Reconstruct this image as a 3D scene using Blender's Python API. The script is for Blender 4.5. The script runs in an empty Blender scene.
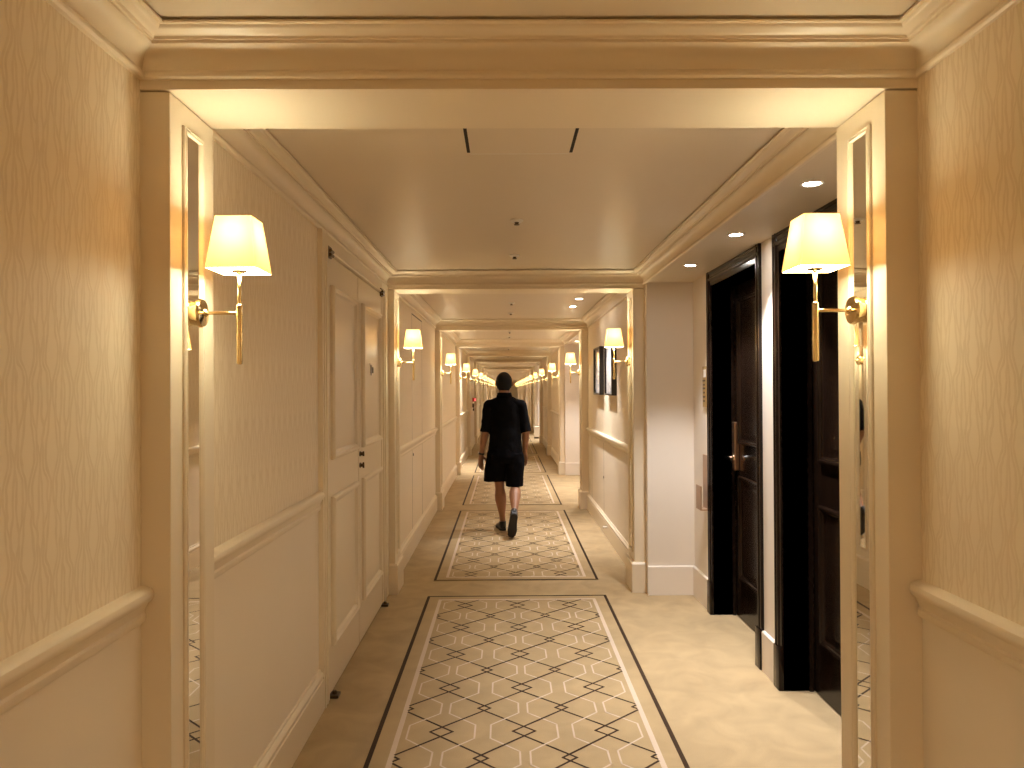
import bpy, bmesh, math, random
from mathutils import Vector, Matrix
random.seed(7)
SC = bpy.context.scene
COL = SC.collection
PI = math.pi

# ------------------------------------------------------------------ materials
def new_mat(name):
    m = bpy.data.materials.new(name); m.use_nodes = True
    nt = m.node_tree; nt.nodes.clear()
    out = nt.nodes.new('ShaderNodeOutputMaterial')
    return m, nt, out

def principled(name, col, rough=0.5, metal=0.0, coat=0.0, spec=0.5, sheen=0.0, noise=0.0, nscale=20.0, bump=0.0, bscale=60.0):
    m, nt, out = new_mat(name)
    b = nt.nodes.new('ShaderNodeBsdfPrincipled')
    b.inputs['Base Color'].default_value = (*col, 1)
    b.inputs['Roughness'].default_value = rough
    b.inputs['Metallic'].default_value = metal
    b.inputs['Coat Weight'].default_value = coat
    b.inputs['Specular IOR Level'].default_value = spec
    b.inputs['Sheen Weight'].default_value = sheen
    nt.links.new(b.outputs[0], out.inputs[0])
    tc = nt.nodes.new('ShaderNodeTexCoord')
    if noise > 0:
        n = nt.nodes.new('ShaderNodeTexNoise'); n.inputs['Scale'].default_value = nscale; n.inputs['Detail'].default_value = 5
        nt.links.new(tc.outputs['Object'], n.inputs['Vector'])
        mx = nt.nodes.new('ShaderNodeMix'); mx.data_type = 'RGBA'
        mx.inputs[6].default_value = (*[c*(1-noise) for c in col], 1)
        mx.inputs[7].default_value = (*[min(1, c*(1+noise)) for c in col], 1)
        nt.links.new(n.outputs['Fac'], mx.inputs[0]); nt.links.new(mx.outputs[2], b.inputs['Base Color'])
    if bump > 0:
        n2 = nt.nodes.new('ShaderNodeTexNoise'); n2.inputs['Scale'].default_value = bscale; n2.inputs['Detail'].default_value = 3
        nt.links.new(tc.outputs['Object'], n2.inputs['Vector'])
        bp = nt.nodes.new('ShaderNodeBump'); bp.inputs['Strength'].default_value = bump; bp.inputs['Distance'].default_value = 0.004
        nt.links.new(n2.outputs['Fac'], bp.inputs['Height']); nt.links.new(bp.outputs[0], b.inputs['Normal'])
    return m

def emission(name, col, s, one_sided=False):
    m, nt, out = new_mat(name)
    e = nt.nodes.new('ShaderNodeEmission'); e.inputs[0].default_value = (*col, 1); e.inputs[1].default_value = s
    if one_sided:                                     # a panel that gives light from its front face only
        g = nt.nodes.new('ShaderNodeNewGeometry'); k = NB(nt)
        nt.links.new(k.m('MULTIPLY', k.m('SUBTRACT', 1.0, g.outputs['Backfacing']), s), e.inputs[1])
    nt.links.new(e.outputs[0], out.inputs[0]); return m

class NB:                                             # tiny math-node helper
    def __init__(s, nt): s.nt = nt
    def m(s, op, a, b=None, c=None):
        n = s.nt.nodes.new('ShaderNodeMath'); n.operation = op
        for i, v in enumerate((a, b, c)):
            if v is None: continue
            if isinstance(v, (int, float)): n.inputs[i].default_value = v
            else: s.nt.links.new(v, n.inputs[i])
        return n.outputs[0]

def wallpaper_mat():
    m, nt, out = new_mat('wallpaper_damask')
    B = nt.nodes.new('ShaderNodeBsdfPrincipled'); B.inputs['Roughness'].default_value = 0.6
    nt.links.new(B.outputs[0], out.inputs[0])
    tc = nt.nodes.new('ShaderNodeTexCoord'); sp = nt.nodes.new('ShaderNodeSeparateXYZ')
    nt.links.new(tc.outputs['Object'], sp.inputs[0])
    k = NB(nt); y, z = sp.outputs['Y'], sp.outputs['Z']
    wn = nt.nodes.new('ShaderNodeTexNoise'); wn.inputs['Scale'].default_value = 26; wn.inputs['Detail'].default_value = 1
    nt.links.new(tc.outputs['Object'], wn.inputs['Vector'])
    y = k.m('MULTIPLY_ADD', k.m('SUBTRACT', wn.outputs['Fac'], 0.5), 0.012, y)
    z = k.m('MULTIPLY_ADD', k.m('SUBTRACT', wn.outputs['Fac'], 0.5), 0.03, z)
    P, L = 0.038, 0.20
    t = k.m('DIVIDE', k.m('PINGPONG', y, P), P)                      # 0..1 mirrored
    w = k.m('MULTIPLY', z, 2*PI/L)
    s1 = k.m('SINE', w); s2 = k.m('SINE', k.m('MULTIPLY', w, 2.0)); c1 = k.m('COSINE', w); s3 = k.m('SINE', k.m('MULTIPLY', w, 3.0))
    def line(base, terms, width):
        v = base
        for n, a in terms: v = k.m('MULTIPLY_ADD', n, a, v)
        d = k.m('ABSOLUTE', k.m('SUBTRACT', t, v))
        mr = nt.nodes.new('ShaderNodeMapRange'); mr.interpolation_type = 'SMOOTHSTEP'
        nt.links.new(d, mr.inputs[0]); mr.inputs[1].default_value = width*0.35; mr.inputs[2].default_value = width
        mr.inputs[3].default_value = 1.0; mr.inputs[4].default_value = 0.0
        return mr.outputs[0]
    a = line(0.30, [(s1, 0.20), (s2, 0.07)], 0.13)
    b = line(0.56, [(s1, 0.22), (s3, 0.05)], 0.13)
    c = line(0.86, [(c1, 0.10), (s2, 0.06)], 0.13)
    tot = k.m('MAXIMUM', k.m('MAXIMUM', a, b), c)
    no = nt.nodes.new('ShaderNodeTexNoise'); no.inputs['Scale'].default_value = 38; no.inputs['Detail'].default_value = 2
    nt.links.new(tc.outputs['Object'], no.inputs['Vector'])
    tot = k.m('MULTIPLY', tot, k.m('MULTIPLY_ADD', no.outputs['Fac'], 0.9, 0.35))
    mx = nt.nodes.new('ShaderNodeMix'); mx.data_type = 'RGBA'
    mx.inputs[6].default_value = (0.85, 0.74, 0.565, 1); mx.inputs[7].default_value = (0.755, 0.635, 0.455, 1)
    nt.links.new(tot, mx.inputs[0]); nt.links.new(mx.outputs[2], B.inputs['Base Color'])
    bp = nt.nodes.new('ShaderNodeBump'); bp.inputs['Strength'].default_value = 0.25; bp.inputs['Distance'].default_value = 0.001
    nt.links.new(tot, bp.inputs['Height']); nt.links.new(bp.outputs[0], B.inputs['Normal'])
    return m

def carpet_mat(name, col, var=0.13):
    m, nt, out = new_mat(name)
    B = nt.nodes.new('ShaderNodeBsdfPrincipled'); B.inputs['Roughness'].default_value = 0.95
    B.inputs['Specular IOR Level'].default_value = 0.1; B.inputs['Sheen Weight'].default_value = 0.06; B.inputs['Sheen Roughness'].default_value = 0.6
    nt.links.new(B.outputs[0], out.inputs[0])
    tc = nt.nodes.new('ShaderNodeTexCoord'); k = NB(nt)
    n1 = nt.nodes.new('ShaderNodeTexNoise'); n1.inputs['Scale'].default_value = 5.0; n1.inputs['Detail'].default_value = 6; n1.inputs['Distortion'].default_value = 0.8
    n2 = nt.nodes.new('ShaderNodeTexNoise'); n2.inputs['Scale'].default_value = 260; n2.inputs['Detail'].default_value = 2
    for n in (n1, n2): nt.links.new(tc.outputs['Object'], n.inputs['Vector'])
    f = k.m('ADD', k.m('MULTIPLY', n1.outputs['Fac'], 0.6), k.m('MULTIPLY', n2.outputs['Fac'], 0.4))
    mr = nt.nodes.new('ShaderNodeMapRange'); mr.inputs[1].default_value = 0.3; mr.inputs[2].default_value = 0.7
    nt.links.new(f, mr.inputs[0])
    mx = nt.nodes.new('ShaderNodeMix'); mx.data_type = 'RGBA'
    mx.inputs[6].default_value = (*[c*(1-var) for c in col], 1); mx.inputs[7].default_value = (*[c*(1+var) for c in col], 1)
    nt.links.new(mr.outputs[0], mx.inputs[0]); nt.links.new(mx.outputs[2], B.inputs['Base Color'])
    bp = nt.nodes.new('ShaderNodeBump'); bp.inputs['Strength'].default_value = 0.5; bp.inputs['Distance'].default_value = 0.003
    nt.links.new(n2.outputs['Fac'], bp.inputs['Height']); nt.links.new(bp.outputs[0], B.inputs['Normal'])
    return m

def shade_mat():
    m, nt, out = new_mat('silk_shade')
    tr = nt.nodes.new('ShaderNodeBsdfTranslucent'); tr.inputs[0].default_value = (0.32, 0.23, 0.13, 1)
    df = nt.nodes.new('ShaderNodeBsdfDiffuse'); df.inputs[0].default_value = (0.90, 0.78, 0.52, 1)
    mx = nt.nodes.new('ShaderNodeMixShader'); mx.inputs[0].default_value = 0.45
    nt.links.new(tr.outputs[0], mx.inputs[1]); nt.links.new(df.outputs[0], mx.inputs[2])
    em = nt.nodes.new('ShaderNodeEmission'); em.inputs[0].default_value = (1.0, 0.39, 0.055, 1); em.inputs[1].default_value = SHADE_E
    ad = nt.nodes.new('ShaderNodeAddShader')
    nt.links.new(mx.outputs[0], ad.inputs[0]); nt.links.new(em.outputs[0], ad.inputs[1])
    nt.links.new(ad.outputs[0], out.inputs[0]); return m

def picture_mat(name, seed):
    m, nt, out = new_mat(name)
    B = nt.nodes.new('ShaderNodeBsdfPrincipled'); B.inputs['Roughness'].default_value = 0.12
    nt.links.new(B.outputs[0], out.inputs[0])
    tc = nt.nodes.new('ShaderNodeTexCoord'); mp = nt.nodes.new('ShaderNodeMapping')
    mp.inputs['Location'].default_value = (seed, seed*2, 0); mp.inputs['Scale'].default_value = (1, 3.2, 7)
    nt.links.new(tc.outputs['Object'], mp.inputs[0])
    n = nt.nodes.new('ShaderNodeTexNoise'); n.inputs['Scale'].default_value = 1.5; n.inputs['Detail'].default_value = 6; n.inputs['Distortion'].default_value = 1.2
    nt.links.new(mp.outputs[0], n.inputs['Vector'])
    r = nt.nodes.new('ShaderNodeValToRGB'); e = r.color_ramp.elements
    e[0].position = 0.36; e[0].color = (0.42, 0.43, 0.46, 1); e[1].position = 0.62; e[1].color = (0.88, 0.86, 0.84, 1)
    x = e.new(0.47); x.color = (0.74, 0.72, 0.71, 1)
    nt.links.new(n.outputs['Fac'], r.inputs[0]); nt.links.new(r.outputs[0], B.inputs['Base Color'])
    return m

# tunables -------------------------------------------------------------------
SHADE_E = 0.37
LAMP_W = 0.62
DIFF_UP, DIFF_DN = 8.0, 8.6
LAMP_COL = (1.0, 0.92, 0.64)
SPOT_W = 30.0
SPOT_COL = (1.0, 0.97, 0.96)
EXPO = 2.5

M = {}
M['trim'] = principled('satin_trim_paint', (0.77, 0.665, 0.505), 0.38, noise=0.02, nscale=4)
M['dado'] = principled('dado_wall_paint', (0.81, 0.715, 0.575), 0.5, noise=0.03, nscale=3)
M['alcove'] = principled('alcove_wall_paint', (0.79, 0.72, 0.635), 0.5, noise=0.03, nscale=3)
M['ceil'] = principled('ceiling_paint', (0.70, 0.60, 0.46), 0.42, noise=0.02, nscale=3)
M['wallpaper'] = wallpaper_mat()
M['carpet'] = carpet_mat('plain_carpet_pile', (0.41, 0.30, 0.165), 0.2)
M['runner'] = carpet_mat('runner_carpet_pile', (0.40, 0.29, 0.155), 0.14)
M['brown_line'] = carpet_mat('runner_dark_brown_yarn', (0.045, 0.024, 0.012), 0.15)
M['cream_line'] = carpet_mat('runner_cream_yarn', (0.57, 0.455, 0.345), 0.06)
M['brass'] = principled('polished_brass', (0.86, 0.66, 0.34), 0.14, 1.0)
M['shade'] = shade_mat()
M['diff_up'] = emission('lit_top_diffuser', LAMP_COL, DIFF_UP, True)
M['diff_dn'] = emission('lit_bottom_diffuser', LAMP_COL, DIFF_DN, True)
M['mirror'] = principled('mirror_glass', (0.88, 0.86, 0.80), 0.015, 1.0)
M['wood'] = principled('dark_lacquered_wood', (0.010, 0.005, 0.003), 0.2, coat=0.05, spec=0.22, noise=0.35, nscale=9)
M['white_metal'] = principled('white_enamel', (0.80, 0.76, 0.70), 0.35)
M['led'] = emission('downlight_led', (1.0, 0.93, 0.84), 30)
M['gap'] = principled('dark_gap', (0.02, 0.014, 0.01), 0.8)
M['bronze'] = principled('dark_bronze', (0.10, 0.065, 0.035), 0.35, 0.9)
M['copper'] = principled('brushed_copper', (0.72, 0.44, 0.27), 0.32, 1.0)
M['chrome'] = principled('chrome_metal', (0.80, 0.78, 0.74), 0.12, 1.0)
M['gold'] = principled('brushed_gold_plate', (0.50, 0.34, 0.14), 0.42, 0.6)
M['gold_dark'] = principled('engraved_dark_marks', (0.10, 0.06, 0.025), 0.5)
M['tan_wood'] = principled('tan_veneer', (0.40, 0.25, 0.15), 0.4, noise=0.15, nscale=12)
M['black_frame'] = principled('black_picture_frame', (0.012, 0.009, 0.008), 0.3)
M['pic_a'] = picture_mat('pale_landscape_print', 1.3)
M['pic_b'] = picture_mat('pale_sketch_print', 4.1)
M['skin'] = principled('skin', (0.29, 0.135, 0.07), 0.5, noise=0.08, nscale=30)
M['hair'] = principled('black_hair', (0.005, 0.004, 0.0035), 0.7, spec=0.2, bump=0.5, bscale=140)
M['shirt'] = principled('black_knit_polo', (0.003, 0.0026, 0.003), 0.9, spec=0.08, bump=0.15, bscale=300)
M['shorts'] = principled('black_cotton_shorts', (0.0025, 0.0022, 0.0032), 0.9, spec=0.08, bump=0.12, bscale=250)
M['shoe'] = principled('black_shoe_leather', (0.010, 0.008, 0.008), 0.5)
M['sole'] = principled('black_rubber_sole', (0.016, 0.013, 0.012), 0.7)
M['eye'] = principled('eye_white', (0.7, 0.68, 0.64), 0.2)
M['red'] = principled('red_lacquer', (0.65, 0.05, 0.04), 0.35)
M['red_lamp'] = emission('red_indicator_lamp', (1.0, 0.12, 0.10), 0.3)

# ------------------------------------------------------------------ mesh helpers
def finish(name, bm, mats, parent=None, smooth=False, angle=None):
    bmesh.ops.remove_doubles(bm, verts=bm.verts, dist=1e-6)
    bmesh.ops.recalc_face_normals(bm, faces=bm.faces)
    me = bpy.data.meshes.new(name); bm.to_mesh(me); bm.free()
    if not isinstance(mats, (list, tuple)): mats = [mats]
    for m in mats: me.materials.append(M[m] if isinstance(m, str) else m)
    if smooth:
        for p in me.polygons: p.use_smooth = True
        if angle: me.set_sharp_from_angle(angle=math.radians(angle))
    o = bpy.data.objects.new(name, me); COL.objects.link(o)
    if parent is not None: o.parent = parent
    return o

def box(bm, x0, x1, y0, y1, z0, z1, mat=0, bev=0.0):
    x0, x1 = min(x0, x1), max(x0, x1); y0, y1 = min(y0, y1), max(y0, y1)
    v = [bm.verts.new((x, y, z)) for z in (z0, z1) for y in (y0, y1) for x in (x0, x1)]
    fs = [bm.faces.new([v[i] for i in f]) for f in ((0,2,3,1),(4,5,7,6),(0,1,5,4),(2,6,7,3),(0,4,6,2),(1,3,7,5))]
    for f in fs: f.material_index = mat
    if bev > 0:
        es = list({e for f in fs for e in f.edges})
        r = bmesh.ops.bevel(bm, geom=es, offset=bev, segments=2, profile=0.5, affect='EDGES')
        for f in r['faces']: f.material_index = mat
    return fs

def rect_sweep(bm, rect, prof, mp, mat=0):
    """profile of (inset, height) swept with mitres round the rectangle u0,u1,v0,v1; mp(u,v,h) -> point"""
    u0, u1, v0, v1 = rect; rings = []
    for i, h in prof:
        rings.append([bm.verts.new(mp(u, v, h)) for u, v in ((u0+i, v0+i), (u1-i, v0+i), (u1-i, v1-i), (u0+i, v1-i))])
    for a, b in zip(rings, rings[1:]):
        for j in range(4):
            f = bm.faces.new((a[j], a[(j+1) % 4], b[(j+1) % 4], b[j])); f.material_index = mat
    return rings

def prism(bm, prof, mp, t0, t1, mat=0):
    """closed profile of (a,b) extruded from t0 to t1; mp(a,b,t) -> point"""
    A = [bm.verts.new(mp(a, b, t0)) for a, b in prof]; B = [bm.verts.new(mp(a, b, t1)) for a, b in prof]
    n = len(prof)
    for j in range(n):
        f = bm.faces.new((A[j], A[(j+1) % n], B[(j+1) % n], B[j])); f.material_index = mat
    bm.faces.new(A).material_index = mat; bm.faces.new(list(reversed(B))).material_index = mat

def lathe(bm, prof, mp, n=24, mat=0, cap=True):
    """profile (r, t) turned about the t axis; mp(x, y, t) -> point"""
    rings = []
    for r, t in prof:
        rings.append([bm.verts.new(mp(r*math.cos(2*PI*j/n), r*math.sin(2*PI*j/n), t)) for j in range(n)])
    for a, b in zip(rings, rings[1:]):
        for j in range(n):
            bm.faces.new((a[j], a[(j+1) % n], b[(j+1) % n], b[j])).material_index = mat
    if cap:
        bm.faces.new(rings[0]).material_index = mat; bm.faces.new(rings[-1]).material_index = mat

def loft(bm, rows, n=20, ref=Vector((1, 0, 0)), horizontal=False):
    """rows of (x,y,z,r1,r2): elliptic rings along a path, capped with domes"""
    P = [Vector(r[:3]) for r in rows]; rings = []
    for i, r in enumerate(rows):
        if horizontal: X, Y = Vector((1, 0, 0)), Vector((0, 1, 0))
        else:
            d = (P[min(i+1, len(P)-1)] - P[max(i-1, 0)]).normalized()
            X = (ref - d*ref.dot(d)).normalized(); Y = d.cross(X)
        rings.append([bm.verts.new(P[i] + X*r[3]*math.cos(2*PI*j/n) + Y*r[4]*math.sin(2*PI*j/n)) for j in range(n)])
    for a, b in zip(rings, rings[1:]):
        for j in range(n): bm.faces.new((a[j], a[(j+1) % n], b[(j+1) % n], b[j]))
    bm.faces.new(rings[0]); bm.faces.new(rings[-1])

def ellipsoid(bm, c, r, n=20, m=12, mtx=None):
    r_ = bmesh.ops.create_uvsphere(bm, u_segments=n, v_segments=m, radius=1.0)
    for v in r_['verts']:
        p = Vector((v.co.x*r[0], v.co.y*r[1], v.co.z*r[2]))
        if mtx is not None: p = mtx @ p
        v.co = p + Vector(c)

def tag(o, label, cat, group=None, kind=None):
    o['label'] = label; o['category'] = cat
    if group: o['group'] = group
    if kind: o['kind'] = kind
    return o

def empty(name, loc, label, cat, group=None, kind=None, rz=0.0):
    o = bpy.data.objects.new(name, None); COL.objects.link(o)
    o.location = loc; o.rotation_euler = (0, 0, rz); o.empty_display_size = 0.1
    return tag(o, label, cat, group, kind)

def copy_tree(src, parent=None, **kw):
    c = src.copy(); COL.objects.link(c)
    if parent is not None: c.parent = parent
    for ch in list(src.children): copy_tree(ch, c)
    return c

# ------------------------------------------------------------------ layout numbers (metres; corridor runs along +Y)
HALF = 0.915                    # half width of an archway opening
DEP = 0.28                      # archway depth
OPEN_Z = 2.326
CEIL = 2.46
ARCH = [-1.95, 1.888, 5.668, 9.58, 13.45, 17.35, 21.25, 25.15, 29.05, 32.95, 36.85, 40.75, 44.65, 48.55, 52.45, 56.35, 60.25, 64.15]
Y_BACK, Y_END = -5.6, 66.4
XR = 1.003
ALC = 1.357                     # face of the recessed wall in an alcove
SOFFIT = 2.36
ORD = ['rear', 'nearest', 'second', 'third', 'fourth', 'fifth', 'sixth', 'seventh', 'eighth', 'ninth', 'tenth', 'eleventh', 'twelfth', 'thirteenth', 'fourteenth', 'fifteenth', 'sixteenth', 'seventeenth']
def xl(k): return -0.990 if k <= 0 else -0.98
def bay_name(k):
    if k == -1: return 'behind the viewer'
    if k == 0: return 'before the nearest archway'
    if k == len(ARCH)-1: return 'beyond the farthest archway'
    return 'between the %s and %s archways' % (ORD[k], ORD[k+1])
bays = []
for k in range(-1, len(ARCH)):
    y0 = Y_BACK if k == -1 else ARCH[k] + DEP
    y1 = Y_END if k == len(ARCH)-1 else ARCH[k+1]
    bays.append((k, y0, y1))
RIGHT_ALCOVE = {1, 3, 6, 9, 12, 15}
LEFT_ALCOVE = {8, 11, 14}

# ------------------------------------------------------------------ floor and ceiling
bm = bmesh.new(); box(bm, -2.0, 2.0, Y_BACK-0.2, Y_END+0.2, -0.1, 0.0)
tag(finish('floor', bm, 'carpet'), 'plain beige carpet covering the whole corridor floor', 'floor', kind='structure')
bm = bmesh.new(); box(bm, -1.3, 1.3, Y_BACK-0.2, Y_END+0.2, CEIL, CEIL+0.1)
tag(finish('ceiling', bm, 'ceil'), 'flat cream painted ceiling running the length of the corridor', 'ceiling', kind='structure')
bm = bmesh.new(); box(bm, -2, 2, Y_BACK-0.2, Y_BACK, 0, 2.6)
tag(finish('wall_back', bm, 'dado'), 'cream wall closing the corridor behind the viewer', 'wall', kind='structure')
bm = bmesh.new(); box(bm, -2, 2, Y_END, Y_END+0.2, 0, 2.6)
tag(finish('wall_end', bm, 'dado'), 'cream wall closing the far end of the corridor', 'wall', kind='structure')

# ------------------------------------------------------------------ profiles
CROWN = [(0, 2.350), (0.013, 2.350), (0.018, 2.355), (0.019, 2.362), (0.016, 2.369), (0.011, 2.372), (0.012, 2.380), (0.015, 2.391),
         (0.022, 2.403), (0.034, 2.413), (0.050, 2.419), (0.056, 2.420), (0.056, 2.427), (0.063, 2.427), (0.066, 2.433), (0.074, 2.437),
         (0.084, 2.440), (0.090, 2.445), (0.093, 2.449), (0.105, 2.449), (0.105, 2.454), (0.082, 2.454), (0.082, 2.4605)]
RAIL = [(0, 0.972), (0.010, 0.974), (0.014, 0.982), (0.014, 0.994), (0.010, 1.000), (0.012, 1.008), (0.017, 1.018), (0.020, 1.026), (0.026, 1.028),
        (0.032, 1.036), (0.034, 1.046), (0.031, 1.056), (0.024, 1.062), (0.012, 1.066), (0, 1.066)]
BASE = [(0, 0), (0.024, 0), (0.024, 0.150), (0.020, 0.154), (0.020, 0.160), (0.024, 0.166), (0.024, 0.176), (0.018, 0.184), (0.009, 0.190), (0.009, 0.198), (0, 0.200)]
FLATBASE = [(0, 0), (0.016, 0), (0.016, 0.212), (0.010, 0.219), (0, 0.219)]
PLINTH = [(0, 0), (0.022, 0), (0.022, 0.216), (0.012, 0.229), (0, 0.229)]
PANEL = [(0, 0), (0, 0.010), (0.004, 0.014), (0.010, 0.014), (0.014, 0.010), (0.020, 0.010), (0.026, 0.006), (0.036, 0.004), (0.040, 0.0005)]

trim_no = [0]
def trim(bm, label, mats='trim', cat='moulding', smooth=30):
    trim_no[0] += 1
    o = finish('trim_%d' % trim_no[0], bm, mats, smooth=True, angle=smooth)
    return tag(o, label, cat, kind='structure')

def wall(side, k, y0, y1):
    """one stretch of wall: wallpaper above the chair rail, paint below, with rail and baseboard"""
    s = -1 if side == 'left' else 1
    x = xl(k) if s < 0 else XR - (0.004 if k <= 0 else 0)
    where = bay_name(k)
    bm = bmesh.new()
    box(bm, x, s*1.25, y0, y1, 0, 1.02, 0); box(bm, x, s*1.25, y0, y1, 1.02, CEIL, 1)
    tag(finish('wall_%s' % side, bm, ['dado', 'wallpaper']), '%s corridor wall with patterned wallpaper over plain dado, %s' % (side, where), 'wall', kind='structure')
    bm = bmesh.new(); prism(bm, RAIL, lambda d, z, t: (x - s*d, t, z), y0+0.003, y1-0.003)
    trim(bm, 'cream moulded chair rail on the %s wall %s' % (side, where), cat='chair rail')
    bm = bmesh.new(); prism(bm, BASE, lambda d, z, t: (x - s*d, t, z), y0, y1)
    tag(finish('baseboard_%s' % side, bm, 'trim', smooth=True, angle=30), 'cream moulded baseboard of the %s wall %s' % (side, where), 'baseboard', kind='structure')

def alcove(s, k, y0, y1, doors=False):
    """a shallow recess with a lower soffit; doors only where the photo shows them"""
    side = 'left' if s < 0 else 'right'; where = bay_name(k)
    e0, e1 = y0 + 0.08, y1 - 0.08
    bm = bmesh.new()
    box(bm, s*XR, s*1.60, y0-0.05, e0, 0, SOFFIT); box(bm, s*XR, s*1.60, e1, y1+0.05, 0, SOFFIT)
    segs = [(e0, e1)]
    if doors: segs = [(e0, 2.88), (3.80, 4.16), (5.08, e1)]
    for a, b in segs: box(bm, s*ALC, s*1.60, a, b, 0, SOFFIT)
    if doors:
        for a, b in ((2.88, 3.80), (4.16, 5.08)): box(bm, s*ALC, s*1.60, a, b, 2.26, SOFFIT)
    tag(finish('wall_%s' % side, bm, 'alcove'), 'plain cream walls of the %s door alcove %s' % (side, where), 'wall', kind='structure')
    bm = bmesh.new(); box(bm, s*XR, s*1.60, y0-0.05, y1+0.05, SOFFIT, CEIL)
    tag(finish('ceiling', bm, 'ceil'), 'lowered ceiling soffit over the %s door alcove %s' % (side, where), 'ceiling', kind='structure')
    bm = bmesh.new()
    prism(bm, FLATBASE, lambda d, z, t: (t, e1 - d, z), s*(XR-0.004), s*ALC)
    prism(bm, FLATBASE, lambda d, z, t: (t, e0 + d, z), s*(XR-0.004), s*ALC)
    bs = segs if not doors else [(e0, 2.80), (3.88, 4.08), (5.155, e1)]
    for a, b in bs: prism(bm, FLATBASE, lambda d, z, t: (s*(ALC - d), t, z), a, b)
    tag(finish('baseboard_%s' % side, bm, 'alcove', smooth=True, angle=30), 'tall plain baseboard of the %s door alcove %s' % (side, where), 'baseboard', kind='structure')

DOOR_Y0, DOOR_Y1 = 3.62, ARCH[2]                       # the double door unit on the left wall
for k, y0, y1 in bays:
    where = bay_name(k)
    if k in LEFT_ALCOVE: alcove(-1, k, y0, y1)
    elif k == 1: wall('left', k, y0, DOOR_Y0)
    else: wall('left', k, y0, y1)
    if k in RIGHT_ALCOVE: alcove(1, k, y0, y1, doors=(k == 1))
    else: wall('right', k, y0, y1)
    bm = bmesh.new()
    xa = xl(k) if k not in LEFT_ALCOVE else -XR
    rect_sweep(bm, (xa, XR, y0, y1), CROWN, lambda u, v, h: (u, v, h))
    trim(bm, 'cream stepped crown moulding round the ceiling %s' % where, cat='crown moulding', smooth=25)

# ------------------------------------------------------------------ archways
def archway(i, yf):
    n = ORD[i]
    t = empty('trim_arch_%d' % (i+1), (0, yf, 0), 'cream panelled archway framing the corridor, %s from the viewer' % n if i else 'cream panelled archway behind the viewer', 'archway', 'panelled archways along the corridor', 'structure')
    t.name = 'trim_%d' % (100+i)
    for s in (-1, 1):
        bm = bmesh.new(); box(bm, s*HALF, s*1.25, 0, DEP, 0, OPEN_Z-0.004, bev=0.002)
        finish('jamb', bm, 'trim', t)
        bm = bmesh.new()
        # plinth wraps the front, the reveal and the back of the jamb
        pts = lambda d: [(s*1.02, -d), (s*(HALF-d), -d), (s*(HALF-d), DEP+d), (s*1.02, DEP+d)]
        rings = [[bm.verts.new((x, y, z)) for x, y in pts(d)] for d, z in PLINTH]
        for a, b in zip(rings, rings[1:]):
            for j in range(3): bm.faces.new((a[j], a[j+1], b[j+1], b[j]))
        finish('plinth', bm, 'trim', t)
        bm = bmesh.new()
        rect_sweep(bm, (0.070, 0.197, 0.29, 2.262), [(0, 0), (0, 0.005), (0.002, 0.008), (0.005, 0.009), (0.007, 0.006), (0.009, 0.006), (0.010, 0.009), (0.014, 0.009), (0.018, 0.002)],
                   lambda u, v, h: (s*(HALF - h), u, v))
        finish('panel_moulding', bm, 'trim', t, smooth=True, angle=30)
    bm = bmesh.new(); box(bm, -1.25, 1.25, -0.004, DEP+0.004, OPEN_Z, CEIL+0.01, bev=0.0015)
    finish('header', bm, 'trim', t)
    return t
for i, yf in enumerate(ARCH): archway(i, yf)

# mirrors in the jambs
def side_word(s): return 'left' if s < 0 else 'right'
mir = None
for i, yf in enumerate(ARCH):
    for s in (-1, 1):
        if mir is None:
            bm = bmesh.new(); box(bm, 0, 0.003, -0.0475, 0.0475, -0.018, 1.920)
            m0 = finish('mirror', bm, 'mirror'); mir = m0
        else:
            m0 = mir.copy(); COL.objects.link(m0)
        m0.location = (s*HALF, yf+0.1325, 0.325); m0.rotation_euler = (0, 0, 0 if s < 0 else PI)
        tag(m0, 'tall narrow mirror strip in the %s jamb of the %s archway' % (side_word(s), ORD[i]) if i else 'tall narrow mirror strip in the %s jamb behind the viewer' % side_word(s), 'mirror', 'mirror strips in the archway jambs')

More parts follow.
